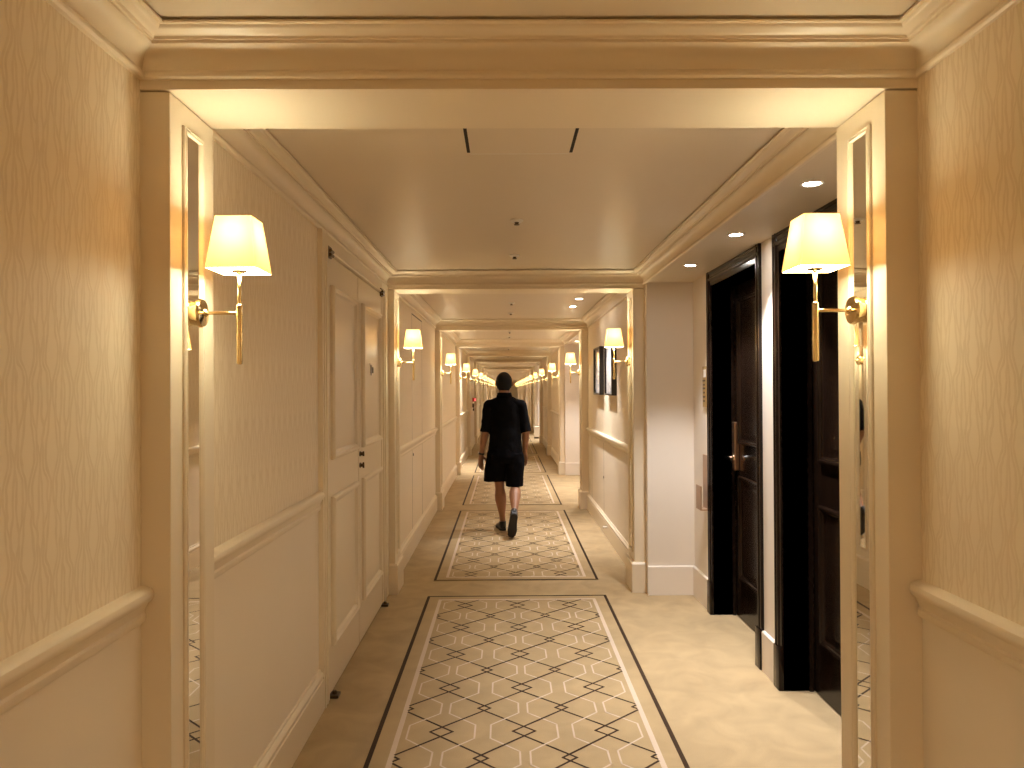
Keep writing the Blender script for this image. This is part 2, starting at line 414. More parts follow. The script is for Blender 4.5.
# ------------------------------------------------------------------ wall sconces
def make_sconce():
    t = empty('wall_sconce', (0, 0, 0), '', 'wall lamp')
    bm = bmesh.new()
    lathe(bm, [(0.030, 0.0), (0.034, 0.004), (0.034, 0.016), (0.0385, 0.018), (0.0395, 0.024), (0.036, 0.030), (0.024, 0.033), (0.012, 0.035), (0.009, 0.040)], lambda a, b, h: (h, a, b), 32)
    finish('backplate', bm, 'brass', t, True, 35)
    bm = bmesh.new()
    lathe(bm, [(0.0048, 0.034), (0.0048, 0.126)], lambda a, b, h: (h, a, b), 12)
    finish('arm', bm, 'brass', t, True, 35)
    bm = bmesh.new()
    lathe(bm, [(0.004, -0.140), (0.0075, -0.138), (0.0085, -0.132), (0.0085, 0.018), (0.0075, 0.022), (0.0052, 0.024), (0.0052, 0.118), (0.004, 0.12)], lambda a, b, h: (0.127+a, b, h), 16)
    finish('stem', bm, 'brass', t, True, 35)
    bm = bmesh.new()
    lathe(bm, [(0.005, 0.108), (0.020, 0.111), (0.021, 0.115), (0.012, 0.1185)], lambda a, b, h: (0.127+a, b, h), 16)
    finish('lamp_holder', bm, 'brass', t, True, 35)
    bm = bmesh.new()
    rows = []
    N = 6
    for q in range(N+1):
        f = q/N; hw = 0.0675 + (0.0480-0.0675)*f; z = 0.114 + 0.142*f; c = 0.003
        rows.append([bm.verts.new((0.127+x, y, z)) for x, y in ((-hw+c, -hw), (hw-c, -hw), (hw, -hw+c), (hw, hw-c), (hw-c, hw), (-hw+c, hw), (-hw, hw-c), (-hw, -hw+c))])
    for a, b in zip(rows, rows[1:]):
        for j in range(8): bm.faces.new((a[j], a[(j+1) % 8], b[(j+1) % 8], b[j]))
    sh = finish('lamp_shade', bm, 'shade', t)
    for hw, z, nm in ((0.0679, 0.1145, 'bottom_rim'), (0.0484, 0.2555, 'top_rim')):
        bm = bmesh.new()                               # wire rings that stiffen the shade
        rect_sweep(bm, (0.127-hw, 0.127+hw, -hw, hw), [(0, -0.001), (0, 0.001), (0.0018, 0.001), (0.0018, -0.001), (0, -0.001)], lambda u, v, h: (u, v, z+h))
        finish(nm, bm, 'brass', sh)
    for hw, z, mt, nm in ((0.0478, 0.2552, 'diff_up', 'top_diffuser'), (0.0673, 0.1148, 'diff_dn', 'bottom_diffuser')):
        bm = bmesh.new(); bm.faces.new([bm.verts.new((0.127+a*hw, b*hw, z)) for a, b in ((-1, -1), (1, -1), (1, 1), (-1, 1))])
        df = finish(nm, bm, mt, t)
        if (df.data.polygons[0].normal.z > 0) != (nm == 'top_diffuser'): df.data.flip_normals()
    l = bpy.data.lights.new('bulb_light', 'POINT'); l.energy = LAMP_W; l.color = LAMP_COL; l.shadow_soft_size = 0.042
    lo = bpy.data.objects.new('bulb_light', l); COL.objects.link(lo); lo.parent = t; lo.location = (0.127, 0, 0.208)
    return t
proto = None
for i, yf in enumerate(ARCH):
    for s in (-1, 1):
        o = make_sconce() if proto is None else copy_tree(proto)
        if proto is None: proto = o
        o.location = (s*(HALF-0.003), yf+0.127, 1.770); o.rotation_euler = (0, 0, 0 if s < 0 else PI)
        tag(o, 'brass wall lamp with glowing square shade on the %s jamb of the %s archway' % (side_word(s), ORD[i]) if i else 'brass wall lamp with square shade on the %s jamb behind the viewer' % side_word(s), 'wall lamp', 'brass wall lamps on the archway jambs')

# ------------------------------------------------------------------ carpet runners
def seg_quad(bm, p, q, w, z, mat):
    d = Vector((q[0]-p[0], q[1]-p[1], 0)); L = d.length
    if L < 1e-5: return
    d /= L; n = Vector((-d.y, d.x, 0))*w/2; e = d*w*0.35
    P, Q = Vector((p[0], p[1], z))-e, Vector((q[0], q[1], z))+e
    f = bm.faces.new([bm.verts.new(v) for v in (P-n, Q-n, Q+n, P+n)]); f.material_index = mat
def clip(p, q, X, Y):
    t0, t1 = 0.0, 1.0; dx, dy = q[0]-p[0], q[1]-p[1]
    for a, b in ((-dx, p[0]+X), (dx, X-p[0]), (-dy, p[1]+Y), (dy, Y-p[1])):
        if abs(a) < 1e-12:
            if b < 0: return None
        else:
            r = b/a
            if a < 0: t0 = max(t0, r)
            else: t1 = min(t1, r)
    if t0 >= t1: return None
    return (p[0]+t0*dx, p[1]+t0*dy), (p[0]+t1*dx, p[1]+t1*dy)

def runner(k, ya, yb):
    T = 0.004; hx = 0.672; hy = (yb-ya)/2
    bm = bmesh.new(); box(bm, -hx, hx, -hy, hy, 0, T)
    def border(ins, w, z, mat):
        X, Y = hx-ins, hy-ins
        for p, q in (((-X, -Y), (X, -Y)), ((X, -Y), (X, Y)), ((X, Y), (-X, Y)), ((-X, Y), (-X, -Y))): seg_quad(bm, p, q, w, z, mat)
    border(0.0115, 0.021, T+0.0006, 1)
    border(0.104, 0.024, T+0.0006, 2)
    X, Y = hx-0.118, hy-0.118
    PX, PY, oA, oB = 0.3755, 0.490, 0.051, 0.030
    nj = int(Y/PY) + 2
    for i in range(-3, 4):                              # overlapping zigzags
        for sgn in (-1, 1):
            pts = []
            for j in range(-nj, nj+1):
                pts.append((i*PX + sgn*oA, j*PY-0.055)); pts.append((i*PX - sgn*(PX/2 + oB), (j+0.5)*PY-0.055))
            for p, q in zip(pts, pts[1:]):
                c = clip(p, q, X, Y)
                if c:
                    up = (q[0]-p[0])*(q[1]-p[1]) > 0
                    seg_quad(bm, c[0], c[1], 0.0110, T + (0.0012 if up else 0.0006), 1)
    for i in range(-2, 3):                              # pale octagon chains
        for sgn in (-1, 1):
            pts = []
            for j in range(-nj, nj+1):
                wx, nx = i*PX + sgn*0.152, i*PX + sgn*0.022
                pts += [(wx, j*PY-0.121), (wx, j*PY+0.011), (nx, (j+0.5)*PY-0.111), (nx, (j+0.5)*PY+0.001)]
            for p, q in zip(pts, pts[1:]):
                c = clip(p, q, X, Y)
                if c: seg_quad(bm, c[0], c[1], 0.0085, T+0.0009, 2)
    # the thin lines are open quads on purpose: normals all face up
    for f in bm.faces:
        if f.material_index and f.normal.z < 0: f.normal_flip()
    me = bpy.data.meshes.new('carpet_runner'); bm.to_mesh(me); bm.free()
    for n in ('runner', 'brown_line', 'cream_line'): me.materials.append(M[n])
    o = bpy.data.objects.new('carpet_runner', me); COL.objects.link(o)
    o.location = (0.012, (ya+yb)/2, 0.0)
    return tag(o, 'lattice patterned carpet panel with dark border ' + bay_name(k), 'carpet', 'patterned carpet panels down the corridor')
for k, y0, y1 in bays:
    a = Y_BACK+0.2 if k == -1 else y0-DEP/2+0.225
    b = Y_END-0.2 if k == len(ARCH)-1 else y1+DEP/2-0.225
    runner(k, a, b)

# ------------------------------------------------------------------ cream double door on the left wall
xw = xl(1); xd = -0.966                                 # wall plane, door plane
bm = bmesh.new()
box(bm, -1.25, -1.06, DOOR_Y0, DOOR_Y1, 0, CEIL)
d1 = empty('door_1', (0, 0, 0), 'cream panelled double door on the left wall beside the second archway', 'door', kind='structure')
finish('door_lining', bm, 'trim', d1)
bm = bmesh.new()
box(bm, -1.07, xd+0.010, DOOR_Y0, 3.742, 0, CEIL-0.11, bev=0.002)
box(bm, -1.07, xd+0.004, 5.372, DOOR_Y1, 0, CEIL-0.11, bev=0.002)
box(bm, -1.07, xd+0.002, 3.742, 5.372, 2.262, CEIL-0.11, bev=0.002)
prism(bm, [(0, 2.262), (0.010, 2.264), (0.014, 2.272), (0.010, 2.280), (0, 2.284)], lambda d, z, t: (xd+d, t, z), 3.76, 5.35)
for ya in (3.642, 3.690): box(bm, xd+0.008, xd+0.015, ya, ya+0.012, 0, 2.26, bev=0.002)
for ya in (5.42, 5.50): box(bm, xd, xd+0.012, ya, ya+0.016, 0, 2.30, bev=0.003)
finish('door_frame', bm, 'trim', d1)
PZ = ((0.246, 1.01), (1.20, 2.10))
for (ya, yb, pa, pb, nm) in ((3.746, 4.531, 3.815, 4.46, 'a'), (4.543, 5.368, 4.625, 5.30, 'b')):
    bm = bmesh.new(); box(bm, xd-0.045, xd, ya, yb, 0.008, 2.252, bev=0.002)
    lf = finish('door_leaf', bm, 'trim', d1)
    for z0, z1 in PZ:
        bm = bmesh.new()
        rect_sweep(bm, (pa, pb, z0, z1), [(0, 0), (0, 0.014), (0.006, 0.024), (0.016, 0.026), (0.024, 0.018), (0.030, 0.016), (0.038, 0.004), (0.044, 0.0006)], lambda u, v, h: (xd+h, u, v))
        finish('panel_moulding', bm, 'trim', lf, True, 30)
    yh = ya+0.03 if nm == 'a' else yb-0.02
    bm = bmesh.new()                                   # pivot hinge at the top: plate with two knuckles
    box(bm, xd+0.001, xd+0.012, yh-0.035, yh+0.035, 2.232, 2.29, bev=0.002)
    for zz in (2.246, 2.266): lathe(bm, [(0.009, -0.03), (0.009, 0.03)], lambda a, b, h: (xd+0.018+a, yh+h, zz+b), 10)
    h = finish('top_hinge', bm, 'bronze', lf); h['label'] = 'small dark bronze hinge'
    bm = bmesh.new()
    box(bm, xd+0.002, xd+0.05, yh-0.03, yh+0.03, 0.004, 0.018, bev=0.002)
    lathe(bm, [(0.012, 0.015), (0.012, 0.030), (0.008, 0.034)], lambda a, b, h: (xd+0.025+a, yh+b, h), 12)
    h = finish('floor_pivot', bm, 'bronze', lf); h['label'] = 'small dark bronze floor pivot'
    if nm == 'b':
        for zz, wz in ((1.165, 0.030), (1.095, 0.036)):
            bm = bmesh.new()
            lathe(bm, [(0.016, 0.0), (0.016, 0.005), (0.011, 0.008), (0.010, 0.018), (0.008, 0.021)], lambda a, b, h: (xd+h, 4.575+a, zz+b), 18)
            box(bm, xd+0.017, xd+0.028, 4.572, 4.578, zz-wz/2, zz+wz/2, bev=0.002)
            finish('door_lock', bm, 'bronze', lf, True, 35)
        bm = bmesh.new()                               # small dark lettered sign, too small to read
        box(bm, xd+0.001, xd+0.004, 4.915, 5.035, 1.655, 1.735, 0)
        box(bm, xd+0.004, xd+0.006, 4.925, 4.970, 1.668, 1.726, 1); box(bm, xd+0.004, xd+0.006, 4.935, 4.955, 1.655, 1.668, 1)
        for q in range(3): box(bm, xd+0.004, xd+0.006, 4.978+q*0.019, 4.988+q*0.019, 1.672, 1.708, 1)
        box(bm, xd+0.004, xd+0.006, 4.978, 5.026, 1.703, 1.712, 1)
        finish('door_sign', bm, ['trim', 'gold_dark'], lf)

# ------------------------------------------------------------------ dark guest room doors in the right alcove
def guest_door(nm, y0, y1, label, lk=1):
    t = empty(nm, (ALC, (y0+y1)/2, 0), label, 'door', kind='structure')
    X = lambda d: -d                                    # local: wall face at x=0, corridor side negative
    w = (y1-y0)/2; rec = 0.155
    bm = bmesh.new()
    CAS = [(0, 0), (0.018, 0), (0.018, 0.010), (0.014, 0.014), (0.014, 0.030), (0.020, 0.036), (0.020, 0.046), (0.012, 0.052), (0.010, 0.075), (0, 0.075)]
    for s in (-1, 1):
        prism(bm, CAS, lambda d, o, h: (-d, s*(w + 0.075 - o), h), 0, 2.36)
        box(bm, -0.026, 0.0, s*(w+0.0775), s*(w-0.002), 0, 0.222, bev=0.003)
        box(bm, 0.0, 0.24, s*w, s*(w+0.03), 0, 2.29)                                # reveal lining
        box(bm, 0.13, 0.15, s*w, s*(w-0.014), 0, 2.26)                              # stop bead
    prism(bm, [(d, o*1.3) for d, o in CAS], lambda d, o, h: (-d, h, 2.358 - o), -w-0.07, w+0.07)
    box(bm, 0.0, 0.24, -w, w, 2.26, 2.29)
    finish('door_frame', bm, 'wood', t, True, 25)
    bm = bmesh.new(); box(bm, rec, rec+0.045, -w+0.003, w-0.003, 0.006, 2.257, bev=0.002)
    lf = finish('door_leaf', bm, 'wood', t)
    for z0, z1 in ((0.27, 0.97), (1.18, 2.165)):
        bm = bmesh.new()
        rect_sweep(bm, (-w+0.105, w-0.105, z0, z1), [(0, 0), (0, 0.010), (0.006, 0.020), (0.016, 0.021), (0.022, 0.014), (0.030, 0.012), (0.036, 0.004), (0.052, 0.002), (0.080, 0.010), (0.084, 0.010)],
                   lambda u, v, h: (rec-h, u, v))
        r = bm.verts[:]
        bm.faces.new([v for v in r[-4:]])
        finish('door_panel', bm, 'wood', lf, True, 25)
    bm = bmesh.new(); yk = lk*(w-0.055)
    box(bm, rec-0.030, rec, yk-0.033, yk+0.033, 1.0, 1.325, bev=0.004)
    h = finish('lock_plate', bm, 'copper', lf); h['label'] = 'tall brushed copper lock plate'
    bm = bmesh.new()
    lathe(bm, [(0.020, 0.0), (0.020, 0.008), (0.010, 0.012), (0.010, 0.055)], lambda a, b, h: (rec-0.030-h, yk+a, 1.085+b), 18)
    prism(bm, [(-0.009, -0.008), (0.009, -0.008), (0.011, 0.0), (0.009, 0.008), (-0.009, 0.008), (-0.011, 0)], lambda a, b, h: (rec-0.080+b, h, 1.085+a), yk+lk*0.012, yk-lk*0.125)
    h = finish('door_handle', bm, 'chrome', lf, True, 40); h['label'] = 'chrome lever handle'
    bm = bmesh.new(); lathe(bm, [(0.010, -0.002), (0.010, 0.004), (0.006, 0.006)], lambda a, b, h: (rec-h, a, 1.52+b), 16)
    h = finish('peephole', bm, 'chrome', lf, True, 40)
    return t
guest_door('door_2', 4.16, 5.08, 'tall dark wood panelled door with copper lock plate, beside the gold plaque')
guest_door('door_3', 2.88, 3.80, 'tall dark wood panelled door partly hidden behind the nearest right jamb', -1)

# gold plaque and newspaper holder between the far door and the alcove end
bm = bmesh.new(); box(bm, ALC-0.012, ALC, 5.172, 5.29, 1.425, 1.712, bev=0.003)
t = finish('room_plaque', bm, 'gold'); tag(t, 'slim gold plaque on the alcove wall beside the far dark door', 'sign')
bm = bmesh.new(); box(bm, ALC-0.0145, ALC-0.0122, 5.20, 5.262, 1.635, 1.69, bev=0.001)
h = finish('number_square', bm, 'white_metal', t); h['label'] = 'pale square at the top of the plaque'
bm = bmesh.new()
for zz, a, b in ((1.605, 5.21, 5.28), (1.575, 5.225, 5.265), (1.55, 5.215, 5.275), (1.52, 5.225, 5.265), (1.49, 5.215, 5.275), (1.46, 5.225, 5.265)):
    box(bm, ALC-0.0140, ALC-0.0122, a, b, zz, zz+0.013)
finish('engraving', bm, 'gold_dark', t)
t = empty('newspaper_holder', (ALC, 5.235, 0.70), 'tan wooden newspaper holder on the alcove wall below the gold plaque', 'holder')
bm = bmesh.new(); box(bm, -0.012, 0, -0.062, 0.062, 0, 0.385, bev=0.002); finish('back_panel', bm, 'tan_wood', t)
bm = bmesh.new(); box(bm, -0.062, -0.052, -0.062, 0.062, 0, 0.17, bev=0.002); finish('front_panel', bm, 'tan_wood', t)
bm = bmesh.new(); box(bm, -0.052, -0.012, -0.062, 0.062, 0.0, 0.010); finish('bottom_tray', bm, 'tan_wood', t)

# ------------------------------------------------------------------ downlights, sprinklers, access hatches
def make_downlight():
    t = empty('recessed_downlight', (0, 0, 0), '', 'ceiling light')
    bm = bmesh.new(); lathe(bm, [(0.046, 0.001), (0.047, -0.003), (0.040, -0.005), (0.034, -0.003), (0.030, 0.001)], lambda a, b, h: (a, b, h), 28)
    finish('trim_ring', bm, 'white_metal', t, True, 35)
    bm = bmesh.new(); lathe(bm, [(0.031, -0.0022), (0.012, -0.0034)], lambda a, b, h: (a, b, h), 28)
    finish('lens', bm, 'led', t)
    return t
spot = bpy.data.lights.new('downlight_beam', 'SPOT'); spot.energy = SPOT_W; spot.color = SPOT_COL
spot.spot_size = math.radians(84); spot.spot_blend = 0.6; spot.shadow_soft_size = 0.03
dl = None
NTH = ['nearest', 'middle', 'farthest']
def downlight(x, y, z, label, group, energy=None):
    global dl
    t = make_downlight() if dl is None else copy_tree(dl)
    if dl is None: dl = t
    t.location = (x, y, z); tag(t, label, 'ceiling light', group)
    lt = spot
    if energy:
        lt = spot.copy(); lt.energy = energy; lt.spot_size = math.radians(75)
    so = bpy.data.objects.new('downlight_beam', lt); COL.objects.link(so); so.location = (x, y, z-0.008)
for k, y0, y1 in bays:
    for s, st in ((1, RIGHT_ALCOVE), (-1, LEFT_ALCOVE)):
        if k in st:
            for q, dy in enumerate((1.0, 1.96, 2.92)):
                downlight(s*1.143, ARCH[k]+dy, SOFFIT, '%s small downlight in the %s alcove soffit %s' % (NTH[q], side_word(s), bay_name(k)), 'downlights over the door alcoves')
for q, y in enumerate((7.40, 8.10)):
    downlight(0.675, y, CEIL, 'small ceiling downlight aimed at the %s framed picture on the right wall' % ('nearer', 'farther')[q], 'downlights over the pictures', 30.0)

for y in (14.1, 15.0):
    downlight(-0.72, y, CEIL, '%s small ceiling downlight near the left wall past the fourth archway' % ('nearer' if y < 14.5 else 'farther'), 'downlights past the fourth archway', 40.0)
for q, y in enumerate((-0.75, -3.2, -4.6)):  # added fill lamps out of view, there to brighten the near bay
    t = copy_tree(dl); t.location = (0.0, y, CEIL); tag(t, 'added unseen fill downlight behind the viewer, number %s from the archway' % ('one', 'two', 'three')[q], 'ceiling light', 'added fill downlights behind the viewer')
    lt = spot.copy(); lt.energy = 16; lt.color = (1.0, 0.86, 0.62); lt.spot_size = math.radians(150); lt.spot_blend = 1.0
    so = bpy.data.objects.new('downlight_beam', lt); COL.objects.link(so); so.location = (0.0, y, CEIL-0.008)
hat = spr = None
for k, y0, y1 in bays:
    if k < 0 or k > 9: continue
    W = bay_name(k)
    yb = ARCH[k]
    if hat is None:
        hat = empty('ceiling_hatch', (0, 0, 0), '', 'hatch')
        bm = bmesh.new(); box(bm, -0.188, 0.188, -0.295, 0.005, -0.0035, 0.001, bev=0.001); finish('hatch_panel', bm, 'ceil', hat)
        for s in (-1, 1):
            bm = bmesh.new(); box(bm, s*0.1885, s*0.2005, -0.295, 0.0, -0.0012, 0.001); h = finish('shadow_gap', bm, 'gap', hat); h['label'] = 'dark slot along the hatch edge'
        bm = bmesh.new(); box(bm, -0.188, 0.188, 0.0055, 0.0105, -0.004, 0.001, bev=0.001); h = finish('hatch_lit_edge', bm, 'white_metal', hat); h['label'] = 'thin pale strip painted as the lit far edge of the hatch'  # light on the opening's far edge, put in as a pale strip
        o = hat
    else: o = copy_tree(hat)
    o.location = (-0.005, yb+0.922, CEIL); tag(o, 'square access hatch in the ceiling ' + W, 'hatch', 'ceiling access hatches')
    for q, dy in enumerate((2.05, 3.08)):
        if spr is None:
            spr = empty('ceiling_sprinkler', (0, 0, 0), '', 'sprinkler')
            bm = bmesh.new(); lathe(bm, [(0.034, 0.001), (0.034, -0.006), (0.026, -0.012), (0.014, -0.013)], lambda a, b, h: (a, b, h), 24); finish('cover_ring', bm, 'white_metal', spr, True, 35)
            bm = bmesh.new(); lathe(bm, [(0.013, -0.012), (0.009, -0.022), (0.015, -0.024), (0.015, -0.027), (0.004, -0.028)], lambda a, b, h: (a, b, h), 16); h = finish('sprinkler_head', bm, 'bronze', spr, True, 35)
            o = spr
        else: o = copy_tree(spr)
        o.location = (0.0, yb+dy, CEIL); tag(o, '%s small round sprinkler head in the ceiling %s' % (('nearer', 'farther')[q], W), 'sprinkler', 'ceiling sprinklers')

# ------------------------------------------------------------------ bay behind the second archway: pictures, concealed doors
def picture(y0, y1, z0, z1, mat, label):
    t = empty('framed_picture', (XR, (y0+y1)/2, (z0+z1)/2), label, 'picture', 'framed pictures on the right wall')
    hw, hh = (y1-y0)/2, (z1-z0)/2
    bm = bmesh.new()
    rect_sweep(bm, (-hw, hw, -hh, hh), [(0, 0), (0, 0.046), (0.003, 0.05), (0.016, 0.05), (0.019, 0.044), (0.019, 0.008)], lambda u, v, h: (-h, u, v))
    finish('frame', bm, 'black_frame', t, True, 30)
    bm = bmesh.new(); box(bm, -0.030, -0.004, -hw+0.018, hw-0.018, -hh+0.018, hh-0.018)
    finish('print', bm, mat, t)
picture(8.03, 8.58, 1.49, 2.02, 'pic_a', 'black framed pale print, farther of the two on the right wall')
picture(7.12, 7.64, 1.49, 2.02, 'pic_b', 'black framed pale print, nearer of the two on the right wall behind the lamp')
x3 = xl(2)
t = empty('door_4', (x3, 7.66, 0), 'flush concealed cupboard door in the left wall past the second archway', 'door', kind='structure')
bm = bmesh.new()
box(bm, -0.002, 0.0006, -0.43, -0.424, 0.20, 0.972); box(bm, -0.002, 0.0006, 0.424, 0.43, 0.20, 0.972)
box(bm, -0.002, 0.0006, -0.43, -0.424, 1.066, 2.30); box(bm, -0.002, 0.0006, 0.424, 0.43, 1.066, 2.30); box(bm, -0.002, 0.0006, -0.43, 0.43, 2.295, 2.305)
finish('door_seam', bm, 'gap', t)
bm = bmesh.new(); lathe(bm, [(0.014, 0), (0.014, 0.004), (0.009, 0.006)], lambda a, b, h: (h, -0.36+a, 0.92+b), 16); h = finish('keyhole', bm, 'bronze', t, True, 35)
t = empty('door_5', (XR, 8.2, 0), 'flush concealed panel below the chair rail on the right wall under the pictures', 'door', kind='structure')
bm = bmesh.new()
box(bm, -0.0006, 0.002, -0.113, -0.107, 0.20, 0.972); box(bm, -0.0006, 0.002, 1.0, 1.006, 0.20, 0.972)
finish('door_seam', bm, 'gap', t)
bm = bmesh.new(); lathe(bm, [(0.014, 0), (0.014, 0.004), (0.009, 0.006)], lambda a, b, h: (-h, -0.11+a, 0.59+b), 16); finish('keyhole', bm, 'bronze', t, True, 35)
bm = bmesh.new(); lathe(bm, [(0.016, 0), (0.016, 0.006), (0.008, 0.010), (0.008, 0.030), (0.013, 0.034), (0.013, 0.044), (0.008, 0.048)], lambda a, b, h: (XR-0.020-h, 7.69+a, 0.118+b), 18)
tag(finish('door_stop', bm, 'white_metal', smooth=True, angle=35), 'small pale knob of a door stop on the right baseboard below the pictures', 'door stop')

# fire alarm far along the left wall, pale pedestal far along the right wall
t = empty('fire_alarm', (xl(5), 20.2, 0.97), 'red fire alarm lamp over call box far down the left wall', 'fire alarm')
bm = bmesh.new(); box(bm, -0.01, 0.045, -0.09, 0.09, 0, 0.20, bev=0.006); finish('call_box', bm, 'bronze', t)
bm = bmesh.new(); lathe(bm, [(0.060, 0), (0.060, 0.02), (0.048, 0.05), (0.02, 0.07)], lambda a, b, h: (h, a, 0.30+b), 20); finish('alarm_base', bm, 'red', t, True, 35)
bm = bmesh.new(); lathe(bm, [(0.04, 0.05), (0.04, 0.085), (0.02, 0.10)], lambda a, b, h: (h, a, 0.30+b), 20); finish('lamp_lens', bm, 'red_lamp', t, True, 35)
t = empty('side_pedestal', (0.90, 23.3, 0), 'small pale pedestal stand by the right wall far down the corridor', 'pedestal')
bm = bmesh.new(); box(bm, -0.09, 0.07, -0.12, 0.12, 0.05, 0.34, bev=0.006); finish('body', bm, 'dado', t)
bm = bmesh.new(); box(bm, -0.10, 0.08, -0.13, 0.13, 0.34, 0.37, bev=0.006); finish('top', bm, 'dado', t)
bm = bmesh.new(); box(bm, -0.08, 0.06, -0.11, 0.11, 0.0, 0.05); finish('base', bm, 'bronze', t)

# ------------------------------------------------------------------ the person walking away
PX0, PY0 = -0.072, 8.02
person = empty('person', (PX0, PY0, 0.0055), 'person in black polo shirt and black shorts walking away down the carpet', 'person')

def solid(name, bm, mat, parent, voxel, smooth_it=4, noise=0.0, nscale=0.12):
    """fuse overlapping closed shells into one continuous skin"""
    bmesh.ops.recalc_face_normals(bm, faces=bm.faces)
    me = bpy.data.meshes.new(name+'_raw'); bm.to_mesh(me); bm.free()
    o = bpy.data.objects.new(name, me); COL.objects.link(o)
    r = o.modifiers.new('r', 'REMESH'); r.mode = 'VOXEL'; r.voxel_size = voxel
    s = o.modifiers.new('s', 'SMOOTH'); s.factor = 0.5; s.iterations = smooth_it
    if noise:
        tx = bpy.data.textures.new(name+'_folds', 'CLOUDS'); tx.noise_scale = nscale
        d = o.modifiers.new('d', 'DISPLACE'); d.texture = tx; d.strength = noise; d.mid_level = 0.5
    dg = bpy.context.evaluated_depsgraph_get()
    me2 = bpy.data.meshes.new_from_object(o.evaluated_get(dg)); me2.name = name
    o.modifiers.clear(); o.data = me2; bpy.data.meshes.remove(me)
    me2.materials.clear(); me2.materials.append(M[mat])
    for p in me2.polygons: p.use_smooth = True
    o.parent = parent
    return o

LK, LA = Vector((-0.066, 0.085, 0.50)), Vector((-0.034, 0.150, 0.095))
RK, RA = Vector((0.105, 0.050, 0.50)), Vector((0.092, -0.300, 0.235))
def finger(bm, base, d0, d1, d2, L, r):
    p = Vector(base); rows = [(*p, r, r)]
    for d, f in ((d0, 0.46), (d1, 0.30), (d2, 0.24)):
        p = p + Vector(d).normalized()*L*f; rows.append((*p, r*0.93, r*0.93)); r *= 0.92
    loft(bm, rows, 8, ref=Vector((1, 0.1, 0)).normalized())
    ellipsoid(bm, p, (r, r, r*1.2), 8, 6)
def hand(bm, wrist, s, fwd):
    """palm faces the thigh; fingers hang and curl slightly, thumb leaves the front edge"""
    w = Vector(wrist)
    dn = Vector((0.06*s, fwd, -1)).normalized()
    fr = Vector((-s*0.62, 0.78, fwd)).normalized()                   # towards the thumb side
    pal = Vector((-s*0.78, -0.62, 0.0))                              # the way the palm faces
    loft(bm, [(*(w - dn*0.02), 0.021, 0.027), (*(w + dn*0.015), 0.019, 0.033), (*(w + dn*0.05), 0.016, 0.043), (*(w + dn*0.088), 0.013, 0.043), (*(w + dn*0.098), 0.010, 0.038)], 14, ref=pal)
    for q, (off, L) in enumerate(((0.032, 0.074), (0.011, 0.082), (-0.010, 0.076), (-0.030, 0.060))):
        b = w + dn*0.092 + fr*off
        c = pal*(0.10 + 0.03*q)
        finger(bm, b, dn + fr*off*3 + c, dn + c*3.0, dn + c*5.5, L, 0.0092)
    tb = w + dn*0.028 + fr*0.032
    p1 = tb + (dn*0.7 + fr*0.75 + pal*0.25).normalized()*0.037
    p2 = p1 + (dn*0.95 + fr*0.30 + pal*0.2).normalized()*0.031
    p3 = p2 + (dn + pal*0.25).normalized()*0.023
    loft(bm, [(*tb, 0.014, 0.014), (*p1, 0.0110, 0.0110), (*p2, 0.0100, 0.0100), (*p3, 0.0075, 0.0075)], 8)

LS, LE, LW = Vector((-0.172, 0.008, 1.385)), Vector((-0.214, -0.035, 1.110)), Vector((-0.262, 0.005, 0.845))
RS, RE, RW = Vector((0.172, 0.008, 1.385)), Vector((0.222, -0.02, 1.110)), Vector((0.214, 0.135, 0.855))
def lerp(a, b, t): return a + (b-a)*t
bm = bmesh.new()
# trunk, neck and head
loft(bm, [(0, 0, 0.82, 0.145, 0.105), (0, -0.005, 0.90, 0.168, 0.122), (0, 0, 1.00, 0.150, 0.11), (0, 0.005, 1.10, 0.143, 0.105), (0, 0.01, 1.22, 0.155, 0.112), (0, 0.01, 1.33, 0.165, 0.108),
          (0, 0.005, 1.39, 0.150, 0.09), (-0.003, 0.005, 1.425, 0.115, 0.076), (-0.006, 0.010, 1.455, 0.076, 0.066), (-0.010, 0.016, 1.49, 0.060, 0.062), (-0.012, 0.026, 1.57, 0.058, 0.062)], 28, horizontal=True)
hc = Vector((-0.012, 0.040, 1.622))
ellipsoid(bm, hc + Vector((0, -0.008, 0.012)), (0.081, 0.094, 0.098), 24, 16)
loft(bm, [(hc.x, hc.y+0.050, 1.523, 0.022, 0.022), (hc.x, hc.y+0.034, 1.535, 0.042, 0.050), (hc.x, hc.y+0.022, 1.560, 0.058, 0.066), (hc.x, hc.y+0.014, 1.60, 0.067, 0.078), (hc.x, hc.y+0.01, 1.64, 0.070, 0.082)], 20, horizontal=True)
loft(bm, [(hc.x, hc.y+0.086, 1.640, 0.008, 0.008), (hc.x, hc.y+0.096, 1.618, 0.010, 0.011), (hc.x, hc.y+0.100, 1.598, 0.015, 0.013), (hc.x, hc.y+0.088, 1.588, 0.012, 0.008)], 10, horizontal=True)
for zz, yy in ((1.566, 0.078), (1.556, 0.075)): ellipsoid(bm, (hc.x, hc.y+yy, zz), (0.024, 0.011, 0.006), 12, 8)
for s in (-1, 1):
    ellipsoid(bm, (hc.x+s*0.087, hc.y-0.004, 1.612), (0.010, 0.019, 0.031), 12, 8, Matrix.Rotation(s*0.35, 3, 'Z'))
    ellipsoid(bm, (hc.x+s*0.030, hc.y+0.080, 1.650), (0.024, 0.010, 0.007), 10, 6)
